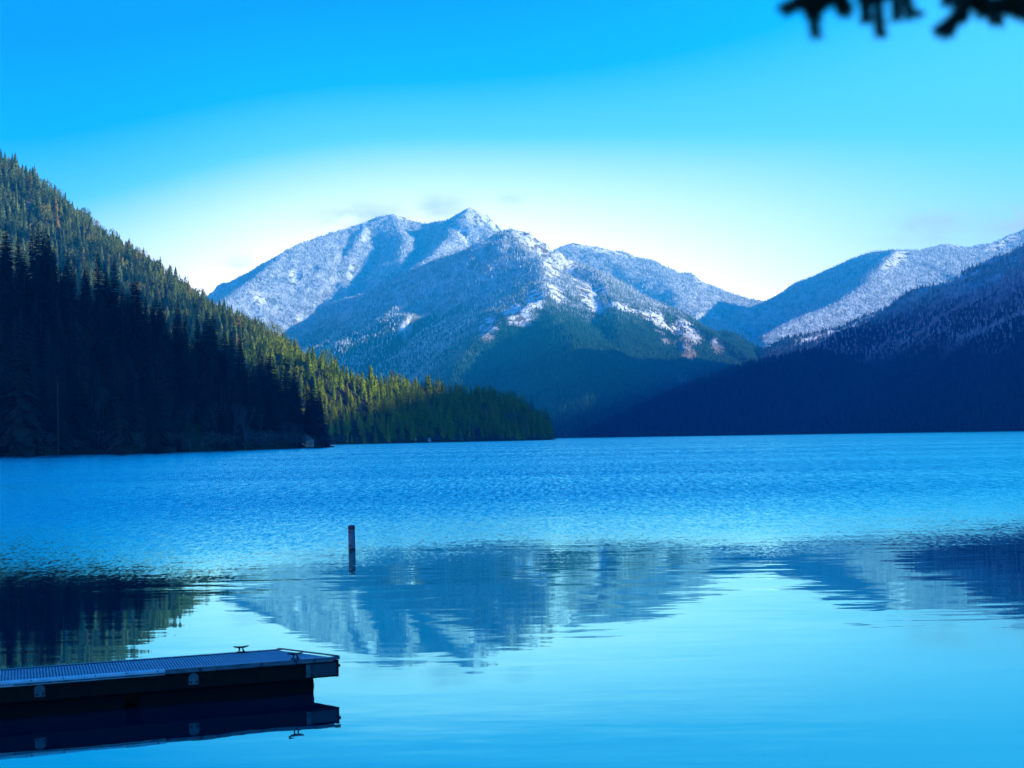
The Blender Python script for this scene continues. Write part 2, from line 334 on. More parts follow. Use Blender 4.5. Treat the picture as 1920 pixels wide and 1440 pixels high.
LANDS['hill'] = build_land('low_dark_hill', [
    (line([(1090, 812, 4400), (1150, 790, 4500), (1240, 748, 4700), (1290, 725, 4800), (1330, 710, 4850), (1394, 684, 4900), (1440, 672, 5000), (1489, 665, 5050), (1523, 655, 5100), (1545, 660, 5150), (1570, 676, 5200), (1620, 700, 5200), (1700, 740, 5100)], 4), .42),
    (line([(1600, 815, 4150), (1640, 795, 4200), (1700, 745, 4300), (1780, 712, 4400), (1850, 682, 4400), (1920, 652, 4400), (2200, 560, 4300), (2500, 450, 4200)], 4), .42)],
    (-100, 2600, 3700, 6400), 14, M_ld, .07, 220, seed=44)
SIL0 = [(-500, 250, 860), (-300, 330, 900), (-120, 400, 930), (0, 452, 950), (90, 462, 980), (140, 492, 1000), (210, 530, 1030), (290, 584, 1070), (350, 606, 1100), (420, 648, 1140), (470, 672, 1170), (520, 690, 1190), (545, 722, 1210), (570, 790, 1230), (590, 825, 1240)]
LANDS['near'] = build_land('near_left_slope', [(line(SIL0, 16), .85)], (-700, 60, 640, 1700), 5, M_lg, .07, 70, seed=50)
SIL1 = [(-700, -40, 2650), (-400, 90, 2600), (0, 284, 2550), (50, 315, 2520), (100, 359, 2500), (156, 408, 2480), (187, 430, 2450), (250, 467, 2400), (297, 505, 2350), (344, 533, 2300), (375, 552, 2280), (422, 571, 2240), (462, 595, 2200), (500, 627, 2150), (540, 652, 2100)]
SIL2 = [(540, 652, 2100), (569, 656, 2090), (606, 664, 2080), (639, 688, 2080), (658, 693, 2090), (693, 703, 2120), (728, 708, 2160), (763, 716, 2200), (822, 724, 2280), (860, 726, 2320), (900, 732, 2380), (936, 739, 2440), (964, 752, 2500), (990, 768, 2560), (1004, 785, 2600), (1012, 815, 2640)]
LANDS['sunny'] = build_land('sunlit_hill', [(line(SIL1, 11), .66), (line(SIL2, 9), .85)], (-1500, 120, 1350, 3300), 8, M_lg, .07, 130, seed=57,
    patches=[(150, 470, 16, 6, 40), (215, 520, 10, 10, 0), (265, 560, 8, 5, 0), (50, 385, 4, 5, 0), (340, 600, 6, 4, 0)])
# high massif to the right, out of frame, that keeps the lake and the near shore in shade
LANDS['massif'] = build_land('right_massif', [([(2500, -3500, 800), (2700, -1200, 910), (2720, 0, 950), (2720, 700, 970), (2720, 1000, 950), (2720, 1230, 883), (2750, 1780, 880), (2750, 1900, 910), (2750, 2100, 915), (2750, 2600, 860), (2800, 3800, 820), (2800, 4600, 850), (2700, 5400, 760)], .62)],
    (900, 4600, -4200, 6000), 50, M_ld, .05, 500, seed=70)
def landz(x, y, keys):
    z = np.full(np.shape(x), -1e3)
    for k in keys:
        L = LANDS[k]; b = L['b']
        inside = (x > b[0]) & (x < b[1]) & (y > b[2]) & (y < b[3])
        z = np.maximum(z, np.where(inside, sample(L, np.clip(x, b[0]+.1, b[1]-.1), np.clip(y, b[2]+.1, b[3]-.1)), -1e3))
    return z
# ------------------------------------------------------------------ conifer shapes
def conifer(H_, W_, whorls, per, droop, seed, jag=2, low=.1, gap=0., top_thin=1.0):
    r = random.Random(seed); mb = MB()
    for i in range(whorls):
        f = i/(whorls-1); f2 = f**.92
        z = H_*(low + (1-low)*min(1, f2 + (r.random()-.5)*.9/whorls*(f < .97))); R_ = W_*((1-f)**.8*top_thin + .035)*(.82+.36*r.random())
        a0 = r.random()*6.28
        for k in range(per if f < .75 else max(3, per-2)):
            if r.random() < gap: continue
            a = a0 + k*6.283/per + r.uniform(-.25, .25); L = R_*r.uniform(.65, 1.12)
            d = Vector((math.cos(a), math.sin(a), 0)); s = Vector((-math.sin(a), math.cos(a), 0))
            dr = -droop*(.4+.9*(1-f)) + .25*f
            th = H_/whorls*.9
            root = Vector((0, 0, z)) + d*L*.04; mid = Vector((0, 0, z)) + d*L*.55 + Vector((0, 0, dr*L*.45)); tip = Vector((0, 0, z)) + d*L + Vector((0, 0, dr*L + .06*L))
            wd = L*.30*r.uniform(.8, 1.25)
            l_ = mid + s*wd - Vector((0, 0, th*.55)); r_ = mid - s*wd - Vector((0, 0, th*.55))
            mb.tri(root, r_, tip); mb.tri(root, tip, l_)
            if jag > 1:
                for q in (.35, .62, .85):
                    for sg in (-1, 1):
                        c = root.lerp(tip, q); e = c + s*sg*wd*(1.25-q*.6) + d*L*.12 - Vector((0, 0, th*r.uniform(.3, .95)))
                        e2 = root.lerp(tip, min(1, q+.16)); mb.tri(c, e, e2)
    return mb
def far_cone(H_, W_, tiers, sides, seed):
    r = random.Random(seed); mb = MB()
    for t_ in range(tiers):
        z0 = H_*(.06 + .80*t_/tiers); z1 = H_*min(1, .06+.80*t_/tiers + 1.5/tiers*.75) if t_ < tiers-1 else H_
        R_ = W_*(1-t_/tiers)**.85 + W_*.05; a0 = r.random()*6
        for k in range(sides):
            a = a0+k*6.283/sides; b = a0+(k+1)*6.283/sides
            ra, rb = R_*r.uniform(.75, 1.15), R_*r.uniform(.6, 1.1)
            mb.tri((ra*math.cos(a), ra*math.sin(a), z0-r.random()*.05*H_), (rb*math.cos(b), rb*math.sin(b), z0+r.random()*.06*H_), (0, 0, z1))
    return mb
def round_crown(H_, W_, n, seed, sz):
    r = random.Random(seed); mb = MB()
    for i in range(n):
        u = Vector((r.gauss(0, 1), r.gauss(0, 1), r.gauss(0, 1))).normalized()*r.random()**.35
        p = Vector((u.x*W_, u.y*W_, H_*(.6+.4*u.z)))
        a = Vector((r.gauss(0, 1), r.gauss(0, 1), r.gauss(0, 1))).normalized()*sz; b = a.cross(Vector((r.gauss(0, 1), r.gauss(0, 1), r.gauss(0, 1)))).normalized()*sz*.8
        mb.tri(p-a, p+b, p+a)
    return mb
def proto(name, mb, mat):
    me = bpy.data.meshes.new(name); me.from_pydata(mb.v, [], mb.f); me.materials.append(mat); me.update(); return me
def coll_of(name, meshes):
    c = bpy.data.collections.new(name)
    for i, me in enumerate(meshes): c.objects.link(bpy.data.objects.new(f'{name}_{i:02d}', me))
    return c
def scatter(name, pts, scl, wid, rot, idx, coll, label):
    me = bpy.data.meshes.new(name); me.vertices.add(len(pts)); me.vertices.foreach_set('co', pts.astype(np.float32).ravel())
    a = me.attributes.new('sc', 'FLOAT_VECTOR', 'POINT'); a.data.foreach_set('vector', np.stack([wid, wid, scl], 1).astype(np.float32).ravel())
    a = me.attributes.new('rt', 'FLOAT_VECTOR', 'POINT'); a.data.foreach_set('vector', np.stack([rng.normal(0, .03, len(pts)), rng.normal(0, .03, len(pts)), rot], 1).astype(np.float32).ravel())
    a = me.attributes.new('ix', 'INT', 'POINT'); a.data.foreach_set('value', idx.astype(np.int32))
    me.update(); o = bpy.data.objects.new(name, me); C.objects.link(o)
    ng = bpy.data.node_groups.new(name, 'GeometryNodeTree')
    ng.interface.new_socket('Geometry', in_out='INPUT', socket_type='NodeSocketGeometry'); ng.interface.new_socket('Geometry', in_out='OUTPUT', socket_type='NodeSocketGeometry')
    gi = ng.nodes.new('NodeGroupInput'); go = ng.nodes.new('NodeGroupOutput'); ip = ng.nodes.new('GeometryNodeInstanceOnPoints'); ci = ng.nodes.new('GeometryNodeCollectionInfo')
    ci.inputs['Collection'].default_value = coll; ci.inputs['Separate Children'].default_value = True; ci.inputs['Reset Children'].default_value = True
    ip.inputs['Pick Instance'].default_value = True
    def na(nm, ty):
        q = ng.nodes.new('GeometryNodeInputNamedAttribute'); q.data_type = ty; q.inputs[0].default_value = nm; return q.outputs[0]
    L = ng.links.new
    L(gi.outputs[0], ip.inputs['Points']); L(ci.outputs[0], ip.inputs['Instance']); L(na('ix', 'INT'), ip.inputs['Instance Index'])
    L(na('rt', 'FLOAT_VECTOR'), ip.inputs['Rotation']); L(na('sc', 'FLOAT_VECTOR'), ip.inputs['Scale']); L(ip.outputs[0], go.inputs[0])
    md = o.modifiers.new('scatter', 'NODES'); md.node_group = ng
    tag(o, label, 'forest', kind='stuff'); return o
def place(keys, own, bounds, spacing, margin=1.25, zmin=1.5, back=60, jit=.75, bare_key=None):
    """forest spots: jittered grid on the land, inside the view wedge, on ground that faces the camera or stands near a crest"""
    x0, x1, y0, y1 = bounds
    gx, gy = np.meshgrid(np.arange(x0, x1, spacing), np.arange(y0, y1, spacing*1.15)); x = gx.ravel(); y = gy.ravel()
    x = x + rng.uniform(-jit, jit, len(x))*spacing; y = y + rng.uniform(-jit, jit, len(y))*spacing
    ok = (np.abs(x) < (y*.2118*margin+25)) & (x > x0+1) & (x < x1-1) & (y > y0+1) & (y < y1-1); x, y = x[ok], y[ok]
    z = sample(LANDS[own], x, y); bare = sample(LANDS[own], x, y, 'bare')
    zf = sample(LANDS[own], x, np.maximum(y-back, y0+1)); 
    others = [k for k in keys if k != own]
    zo = landz(x, y, others) if others else np.full(len(x), -1e3)
    ok = (z > zmin) & (z >= zo-2) & (bare < rng.uniform(.15, 1.05, len(x))) & ((z-CAMH)/y > (zf-CAMH)/np.maximum(y-back, 10) - .004)
    return np.stack([x[ok], y[ok], z[ok]-.4], 1)
def occlude(p, H_):
    """drop trees hidden behind nearer land"""
    sc_px = p[:, 0]/p[:, 1]; e_top = (p[:, 2]+H_*1.1-CAMH)/p[:, 1]; hid = np.zeros(len(p), bool)
    for D in list(range(800, 2900, 60)) + list(range(3900, 12500, 110)):
        x = sc_px*D; z = landz(x, np.full(len(x), float(D)), list(LANDS)[:-1])
        hid |= (D < p[:, 1]-120) & ((z-CAMH)/D > e_top)
    return p[~hid]
def forest(own, name, label, spacing, hmean, hsd, wfac, coll, ncoll, bounds=None, margin=1.2, weights=None, zmin=1.5, cull=True, keys=None):
    p = place(keys or list(LANDS), own, bounds or LANDS[own]['b'], spacing, margin, zmin)
    if cull: p = occlude(p, hmean)
    n = len(p); h = np.clip(rng.normal(hmean, hsd, n), hmean*.45, hmean*1.7); clump = 1 + fbm(p[:, 0], p[:, 1], spacing*9, 3, 5)*.6; h = h*clump
    idx = rng.choice(ncoll, n, p=weights) if weights is not None else rng.integers(0, ncoll, n)
    print('FOREST', name, n)
    return scatter(name, p, h, h*wfac*rng.uniform(.8, 1.25, n), rng.uniform(0, 6.28, n), idx, coll, label)
def farset(nm, mat): return coll_of(nm, [proto(nm, far_cone(1, 1, 4, 6, s), mat) for s in range(5)])
cf = farset('snowy_conifer', M_far); cfr = farset('mountain_conifer', M_front); cl = farset('shaded_mountain_conifer', M_low); cr_ = farset('frosted_conifer', M_rightm)
forest('back', 'snowy_forest', 'snow dusted conifer forest covering the sunlit far mountain with the rocky summit', 8, 9, 2.5, .24, cf, 5)
forest('front', 'mountain_forest', 'blue green conifer forest with snowy crags on the central front mountain', 7, 8.5, 2.5, .24, cfr, 5)
forest('back2', 'snowy_ridge_forest', 'pale snow covered forest on the far ridge right of the summits', 8.5, 9, 2.5, .24, cf, 5)
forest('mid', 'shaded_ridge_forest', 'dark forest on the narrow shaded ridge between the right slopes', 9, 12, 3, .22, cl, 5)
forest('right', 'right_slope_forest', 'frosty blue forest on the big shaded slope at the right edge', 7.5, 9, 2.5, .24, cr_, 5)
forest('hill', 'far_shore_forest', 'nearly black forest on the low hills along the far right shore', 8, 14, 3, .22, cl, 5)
# sunlit hill: conifers and some round broadleaf crowns
def full_conifer(sd_):
    a = far_cone(1, (.82, .65, 1.0, .75, .9)[sd_ % 5], (7, 9, 6, 8, 5)[sd_ % 5], 8, sd_); b = conifer(1, 1.05, 16, 6, .5, 100+sd_, 1, .10); n0_ = len(a.v)
    a.v += b.v; a.f += [tuple(i+n0_ for i in f) for f in b.f]; return a
sm = [proto('sunny_conifer', full_conifer(s), M_sunny) for s in range(5)] + [proto('sunny_broadleaf', round_crown(1, 1.5, 170, s, .12), M_sunny) for s in range(2)]
cs = coll_of('sunny_tree', sm)
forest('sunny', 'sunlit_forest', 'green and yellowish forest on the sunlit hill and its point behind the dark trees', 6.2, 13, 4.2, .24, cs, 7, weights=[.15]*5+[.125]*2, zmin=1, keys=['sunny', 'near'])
# ------------------------------------------------------------------ near shaded forest: individual trees and the rest
near_specs = [(1, .20, 62, 7, .45, 1, .06, .10), (1, .17, 66, 7, .30, 2, .03, .14), (1, .22, 60, 7, .55, 3, .04, .12), (1, .14, 64, 7, .35, 4, .10, .18), (1, .19, 56, 7, .3, 5, .18, .28), (1, .25, 60, 7, .6, 6, .02, .12)]
crowns = [proto('crown', conifer(h, w_, wh, pe, dr, sd_, 2, lo, ga), M_near) for (h, w_, wh, pe, dr, sd_, lo, ga) in near_specs]
tb = MB(); tb.tube([(0, 0, -.02), (0.002, 0, .4), (-.002, 0.002, .75), (0, 0, .99)], [.014, .010, .006, .001], 6); trunk_me = proto('trunk', tb, M_bark)
pn = place(['near'], 'near', LANDS['near']['b'], 8.2, 1.2, 1.0, back=30)
hn = np.clip(rng.normal(22, 5, len(pn)), 10, 34)
ppx, ppy = proj(pn[:, 0], pn[:, 1], pn[:, 2]); infr = (ppx > -30) & (ppx < 700)
# nearer ranks first
rank = np.argsort(np.where(infr, pn[:, 1] - 800*(hn/26-1)*.15 + rng.uniform(0, 60, len(pn)), 1e6))
crest = []
sil = np.array(line(SIL0, 16)); cd = np.min(np.hypot(pn[:, None, 0]-sil[None, :, 0], (pn[:, None, 1]-np.interp(pn[:, 0], sil[:, 0], sil[:, 1])[:, None])), axis=1)
dcr = np.abs(pn[:, 1]-np.interp(pn[:, 0], sil[:, 0], sil[:, 1]))
cand = [i for i in np.where(infr & (dcr < 14))[0]]; random.shuffle(cand); crest = cand[:75]
cset = set(crest); front = [i for i in rank if i not in cset and infr[i]][:289-len(crest)]; sel = set(front) | cset
print('NEAR', len(pn), len(sel))
cnear = coll_of('dark_conifer', crowns)
rest = np.array([i for i in range(len(pn)) if i not in sel])
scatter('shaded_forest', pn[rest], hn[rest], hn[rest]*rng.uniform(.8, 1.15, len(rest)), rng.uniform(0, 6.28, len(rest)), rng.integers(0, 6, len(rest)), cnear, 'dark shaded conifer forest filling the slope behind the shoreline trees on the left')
def conifer_thing(loc, h, wf, var, label, group=None, name='conifer', mat=None):
    t_ = empty(name, loc, random.uniform(0, 6.28)); t_.scale = (h*wf, h*wf, h)
    c = bpy.data.objects.new('crown', crowns[var]); C.objects.link(c); c.parent = t_
    k = bpy.data.objects.new('trunk', trunk_me); C.objects.link(k); k.parent = t_
    tag(t_, label, 'tree', group); return t_
GF = 'conifers crowding the shaded left shore and slope'; GC = 'dark conifers standing along the crest of the left slope'
def where(i):
    px = ppx[i]; d = pn[i, 1]; a = 'left of the leaning pale bare tree' if px < 170 else 'between the leaning bare tree and the tall bare fan tree' if px < 430 else 'right of the tall bare fan tree'
    sh = pn[i, 2] < 12
    return ('dark shoreline conifer ' if sh else 'dark slope conifer ') + a, ('shoreline' if sh else 'slope') + ' conifers ' + a
for i in front:
    lb, gp = where(i); conifer_thing(pn[i], hn[i], random.uniform(.8, 1.2), random.randrange(6), lb, gp)
for i in crest: conifer_thing(pn[i]-np.array([0, 0, 1.]), hn[i]*random.uniform(.85, 1.1), random.uniform(.75, 1.05), random.choice([0, 1, 3, 4, 4]), 'black conifer on the crest of the shaded left slope, its top against lit ground behind', GC)
def spec(px, py_top, py_base, D, wf, var, label, name='conifer'):
    b_ = P(px, py_base, D); t_ = P(px, py_top, D); return conifer_thing(b_, t_[2]-b_[2], wf, var, label, None, name)
spec(1024, 762, 826, 2640, 1.15, 5, 'lone dark conifer at the tip of the wooded point, apart from the others')
spec(998, 738, 822, 2600, .9, 1, 'tall conifer on the skyline of the point, next inland from the lone tip tree')
spec(509, 662, 838, 1180, 1.35, 2, 'broad black conifer in front of the bright green slope, dark against it')
spec(537, 668, 836, 1200, 1.15, 0, 'slim black conifer just right of the broad black one before the green slope')
spec(452, 628, 800, 1150, .75, 4, 'ragged thin-crowned conifer rising above the dark crest before the green slope')
spec(62, 420, 560, 965, .8, 1, 'tallest pointed conifer on the dark crest near the left edge, left of its twin')
spec(87, 426, 560, 975, .8, 4, 'pointed conifer on the dark crest near the left edge, right of its taller twin')
spec(225, 672, 846, 800, .85, 2, 'lighter conical conifer on the left shore, the leftmost of the two paler cones')
spec(291, 680, 845, 830, .85, 2, 'lighter conical conifer on the left shore, the right of the two paler cones')
spec(42, 580, 850, 790, .7, 5, 'big broad conifer on the left shore closest to the left edge')
# ------------------------------------------------------------------ bare trees, shrubs
def bare_mesh(H_, spread, seed, stems=1, lean=0., depth=5):
    r = random.Random(seed); mb = MB()
    def grow(p, d, L, rad, lv):
        q = p + d*L; mid = p + d*L*.5 + Vector((r.uniform(-1, 1), r.uniform(-1, 1), r.uniform(-.3, .3)))*L*.06
        mb.tube([p, mid, q], [rad, rad*.85, rad*.65], 3, False)
        if lv <= 0: return
        for k in range(3 if lv > 1 else 4):
            nd = (d + Vector((r.uniform(-1, 1), r.uniform(-1, 1), r.uniform(-.15, .55)))*spread).normalized()
            st = p.lerp(q, r.uniform(.5, 1)); grow(st, nd, L*r.uniform(.55, .8), rad*.52, lv-1)
    for s in range(stems):
        a = r.random()*6.28; d = Vector((math.cos(a)*.12*(stems > 1)+lean, math.sin(a)*.1*(stems > 1), 1)).normalized()
        grow(Vector((math.cos(a)*.3*(stems > 1), 0, 0)), d, H_*.42, H_*.013, depth)
    return mb
bt = [proto('branches', bare_mesh(1, sp_, s, st, ln), M_pale) for sp_, s, st, ln in ((.5, 1, 1, 0), (.6, 2, 1, .12), (.42, 3, 4, 0), (.8, 4, 2, -.1))]
def shore_D(px, keys, d0=700., d1=3000.):
    D = np.arange(d0, d1, 4.); x = (px-960)/F*D; z = landz(x, D, keys); k = np.argmax(z > .4)
    return float(D[k]) if z[k] > .4 else None
bts = [(437, 846, 1000, 20, 2, 'tall bare tree with a pale fan of branches on the left shore, dark trees behind'), (172, 822, 800, 17, 1, 'leaning pale bare tree trunk on the left shore between conifers'),
       (322, 845, 850, 13, 3, 'low crooked bare tree spreading over the water on the left shore'), (350, 842, 880, 12, 3, 'low bare tree with tangled pale limbs right of the crooked one'),
       (118, 838, 780, 7, 1, 'short leaning bare trunk with few limbs near the left shore'), (28, 842, 770, 9, 0, 'small bare tree at the waterline near the left edge'),
       (490, 838, 1080, 14, 0, 'slender bare tree in front of the broad black conifer'), (400, 842, 960, 11, 3, 'bushy bare tree left of the tall pale fan tree'), (610, 832, 1300, 16, 0, 'bare tree beside the lakeside cabin'),
       (545, 836, 1180, 12, 2, 'bare multi-stemmed tree left of the lakeside cabin'), (860, 826, 2350, 18, 2, 'bare grey tree at the shore halfway along the point'), (975, 823, 2560, 24, 2, 'tall pale bare trees stems near the end of the point'),
       (885, 826, 2400, 15, 3, 'low spreading bare tree at the shore near the white boathouse')]
for px, py, D, h, vv, lb in bts:
    o = bpy.data.objects.new('bare_tree', bt[vv]); C.objects.link(o); D_ = (shore_D(px, ['near', 'sunny']) or D)+6; q = P(px, py, D_); o.location = (q[0], q[1], max(.2, float(landz(np.array([q[0]]), np.array([q[1]]), ['near', 'sunny'])[0])-.2)); o.scale = (h, h, h); o.rotation_euler = (0, 0, 0)
    tag(o, lb, 'bare tree')
# tall pale dead trunk
tk = MB(); b_ = P(78, 842, 790); tk.tube([(0, 0, 0), (.1, 0, 14), (-.1, 0, 26)], [.35, .26, .12], 8); o = tk.build('dead_trunk', M_bark); o.location = (b_[0]+2, b_[1]+18, .5)
tag(o, 'tall straight pale tree trunk rising among dark conifers near the left edge', 'tree trunk')
brush = [proto('brush', round_crown(1, .9, 260, 30+s, .07), M_brush) for s in range(3)] + [proto('brush', bare_mesh(1, .9, 20+s, 5, 0, 3), M_pale) for s in range(2)]
# shoreline brush: walk the waterline of the near land
def waterline(L, n_out, zt=(.0, 3.0)):
    b = L['b']; x = rng.uniform(b[0], b[1], 60000); y = rng.uniform(b[2], b[3], 60000); z = sample(L, x, y)
    zf = sample(L, x, np.maximum(y-12, b[2]+1)); ok = (z > zt[0]) & (z < zt[1]) & (zf < z) & (np.abs(x) < y*.2118*1.2)
    q = np.stack([x[ok], y[ok], z[ok]-.2], 1); return q[:n_out]
bp_ = np.concatenate([waterline(LANDS['near'], 420), waterline(LANDS['sunny'], 500)])
nb = len(bp_); hb = rng.uniform(2.5, 7, nb)
scatter('shore_brush', bp_, hb, hb*rng.uniform(.8, 1.5, nb), rng.uniform(0, 6.28, nb), rng.integers(0, 5, nb), coll_of('brush', brush), 'pale leafless brush along the waterline below the dark trees')['category'] = 'brush'
# ------------------------------------------------------------------ lake
def lake():
    mt, gg, out = newmat('lake_water'); ge = gg.n('ShaderNodeNewGeometry'); sp = gg.n('ShaderNodeSeparateXYZ'); gg.l(ge.outputs['Position'], sp.inputs[0]); x, y, _ = sp.outputs
    bn = gg.noise(gg.comb(gg.m('MULTIPLY', x, .5), y, 0), .06, 4, .6)
    yb = gg.m('ADD', gg.m('ADD', gg.m('MULTIPLY', x, .22), 79), gg.m('MULTIPLY', gg.m('MINIMUM', x, 0), .95))
    yb = gg.m('ADD', gg.m('MAXIMUM', yb, 45), gg.m('MULTIPLY', gg.m('SUBTRACT', bn.outputs[0], .5), 16))
    b = gg.m('SUBTRACT', y, yb)
    bs = gg.noise(gg.comb(gg.m('MULTIPLY', x, 1.6), gg.m('MULTIPLY', y, .5), 9), 5.0, 4, .75); b = gg.m('ADD', b, gg.m('MULTIPLY', gg.m('SUBTRACT', bs.outputs[0], .5), 44))
    ruf = gg.mr(b, -10, 16); ruf2 = gg.mr(b, 0, 90)
    # long low swells of the calm part
    nA = gg.noise(gg.comb(gg.m('MULTIPLY', x, .26), y, 0), .9, 3, .5, dist=.5); nB = gg.noise(gg.comb(gg.m('MULTIPLY', x, .4), y, 7), 3.2, 3, .55)
    nP = gg.noise(gg.comb(x, gg.m('MULTIPLY', y, 1.2), 0), .05, 2)
    aA = gg.m('MULTIPLY', gg.mr(y, 28, 85, .010, .034), gg.mr(nP.outputs[0], .35, .65, .35, 1.35))
    cy_ = gg.m('MULTIPLY', gg.m('SUBTRACT', nA.outputs[0], .5), aA); cy_ = gg.m('ADD', cy_, gg.m('MULTIPLY', gg.m('SUBTRACT', nB.outputs[0], .5), gg.m('MULTIPLY', aA, .8)))
    # wind ruffle, facets leaning toward the near shore
    nC = gg.noise(gg.comb(x, gg.m('MULTIPLY', y, .55), 3), 10., 3, .7)
    scn = gg.n('ShaderNodeSeparateColor'); gg.l(nC.outputs['Color'], scn.inputs[0])
    nD = gg.noise(gg.comb(x, gg.m('MULTIPLY', y, .10), 0), 3.5, 4, .8)
    nF = gg.noise(gg.comb(x, gg.m('MULTIPLY', y, .045), 4), 3.2, 5, .85); nG = gg.noise(gg.comb(x, gg.m('MULTIPLY', y, .03), 8), 1.2, 5, .85)
    nE = gg.noise(gg.comb(gg.m('MULTIPLY', x, .02), gg.m('MULTIPLY', y, .3), 5), .035, 3, .6)
    big = gg.m('MULTIPLY', gg.m('MULTIPLY', gg.mr(nD.outputs[0], .3, .7, .55, 1.45), gg.m('MULTIPLY', gg.mr(nF.outputs[0], .3, .7, gg.mr(y, 90, 200, 1, .35), gg.mr(y, 90, 200, 1, 1.65)), gg.mr(nG.outputs[0], .3, .7, gg.mr(y, 220, 600, 1, .35), gg.mr(y, 220, 600, 1, 1.65)))), gg.mr(nE.outputs[0], .3, .7, .8, 1.2))
    amp = gg.m('MULTIPLY', gg.m('ADD', gg.m('MULTIPLY', ruf2, .085), .030), big)
    ry = gg.m('MULTIPLY', gg.m('ADD', gg.m('MULTIPLY', gg.m('SUBTRACT', scn.outputs[1], .5), 5.6), 1.0), amp)
    ry = gg.m('MULTIPLY', gg.m('MAXIMUM', ry, -.01), ruf)
    rx = gg.m('MULTIPLY', gg.m('MULTIPLY', gg.m('SUBTRACT', scn.outputs[0], .5), .16), ruf)
    ny = gg.m('SUBTRACT', cy_, ry)
    nv = gg.comb(rx, ny, 1.0); nn = gg.n('ShaderNodeVectorMath', operation='NORMALIZE'); gg.l(nv, nn.inputs[0])
    gl = gg.n('ShaderNodeBsdfGlossy'); gl.inputs['Roughness'].default_value = .015; gl.inputs['Color'].default_value = (.38, .97, .92, 1); gg.l(nn.outputs[0], gl.inputs['Normal'])
    df = gg.n('ShaderNodeBsdfDiffuse'); df.inputs[0].default_value = (.001, .018, .045, 1)
    fr = gg.n('ShaderNodeFresnel'); fr.inputs[0].default_value = 1.33; gg.l(nn.outputs[0], fr.inputs['Normal'])
    fac = gg.m('ADD', gg.m('MULTIPLY', fr.outputs[0], .72), .30, clamp=True)
    mx = gg.n('ShaderNodeMixShader'); gg.l(fac, mx.inputs[0]); gg.l(df.outputs[0], mx.inputs[1]); gg.l(gl.outputs[0], mx.inputs[2]); gg.l(mx.outputs[0], out.inputs[0])
    return mt
o = mesh_obj('lake_water', [(-6000, -3500, 0), (6000, -3500, 0), (6000, 13420, 0), (-6000, 13420, 0)], [(0, 1, 2, 3)], lake()); o['kind'] = 'structure'
# near bank under the camera
nx_, ny_ = 60, 40; vs = []; fs = []
for j in range(ny_+1):
    for i in range(nx_+1):
        x = -60+120*i/nx_; y = -50+66*j/ny_; z = min(2.0, (14-y)*.22) + .12*math.sin(x*.7+y*.3)*math.cos(y*.9-x*.2)
        vs.append((x, y, max(z, -.5)))
for j in range(ny_):
    for i in range(nx_): a = j*(nx_+1)+i; fs.append((a, a+1, a+nx_+2, a+nx_+1))
o = mesh_obj('shore_ground', vs, fs, princ('gravel', (.19, .17, .15), .9, nscale=6, bump=.6), smooth=True); o['kind'] = 'structure'
# ------------------------------------------------------------------ dock
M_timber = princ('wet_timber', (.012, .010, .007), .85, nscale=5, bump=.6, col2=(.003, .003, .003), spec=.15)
M_alu = princ('grey_trim', (.16, .18, .20), .35, .3, nscale=6)
M_trim = princ('white_rub_rail', (.62, .64, .64), .4, nscale=4, namp=.15)
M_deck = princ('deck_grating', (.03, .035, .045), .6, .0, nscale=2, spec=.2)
M_nub = princ('tread_nub', (.62, .64, .66), .4, .0)  # pale colour paints in the bright sky glinting on the grating
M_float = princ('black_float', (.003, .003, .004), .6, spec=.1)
M_plate = princ('galvanised_plate', (.13, .14, .145), .5, .3, nscale=20)
M_bolt = princ('bolt', (.03, .03, .03), .5, .6)
M_cleat = princ('cast_iron', (.02, .018, .02), .35, .5)
n0 = ground(636, 1231, .5)
dk = empty('floating_dock', (n0.x, n0.y, 0), R(34.9))   # local -X runs along the dock to the left, +Y across
tag(dk, 'low floating dock with dotted grating deck, dark timber sides and two cleats', 'dock')
LEN, WID, HD = 11.0, 1.72, .5
# deck panels
nub = MB()
nrow = 2; pl_ = 1.0
for i in range(int(LEN/pl_)):
    for j in range(nrow):
        w_ = (WID-.12)/nrow
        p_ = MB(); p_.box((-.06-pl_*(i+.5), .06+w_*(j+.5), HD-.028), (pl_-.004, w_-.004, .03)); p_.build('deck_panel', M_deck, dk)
px_, py_ = .046, .32
r_ = 0; yy = .10
while yy < WID-.08:
    xx = -.10 - (px_/2 if r_ % 2 else 0)
    while xx > -LEN+.08:
        b0 = len(nub.v); a, c, h = .0125, .045, .008; z0 = HD-.0125
        nub.v += [(xx-a, yy, z0), (xx, yy-c, z0), (xx+a, yy, z0), (xx, yy+c, z0), (xx, yy, z0+h)]
        nub.f += [(b0, b0+1, b0+4), (b0+1, b0+2, b0+4), (b0+2, b0+3, b0+4), (b0+3, b0, b0+4)]
        xx -= px_
    yy += py_/2; r_ += 1
nb_ = nub.build('glint_nubs', M_nub, dk); nb_['kind'] = 'stuff'
# side beams: frame
for (y_, nm) in ((.03, 'side_beam'), (WID-.03, 'side_beam')):
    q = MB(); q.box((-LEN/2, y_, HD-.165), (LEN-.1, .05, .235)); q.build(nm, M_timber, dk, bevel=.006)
q = MB(); q.box((-.028, WID/2, HD-.165), (.05, WID-.02, .24)); q.build('end_beam', M_timber, dk, bevel=.006)
q = MB(); q.box((-LEN+.028, WID/2, HD-.165), (.05, WID-.02, .24)); q.build('end_beam', M_timber, dk, bevel=.006)
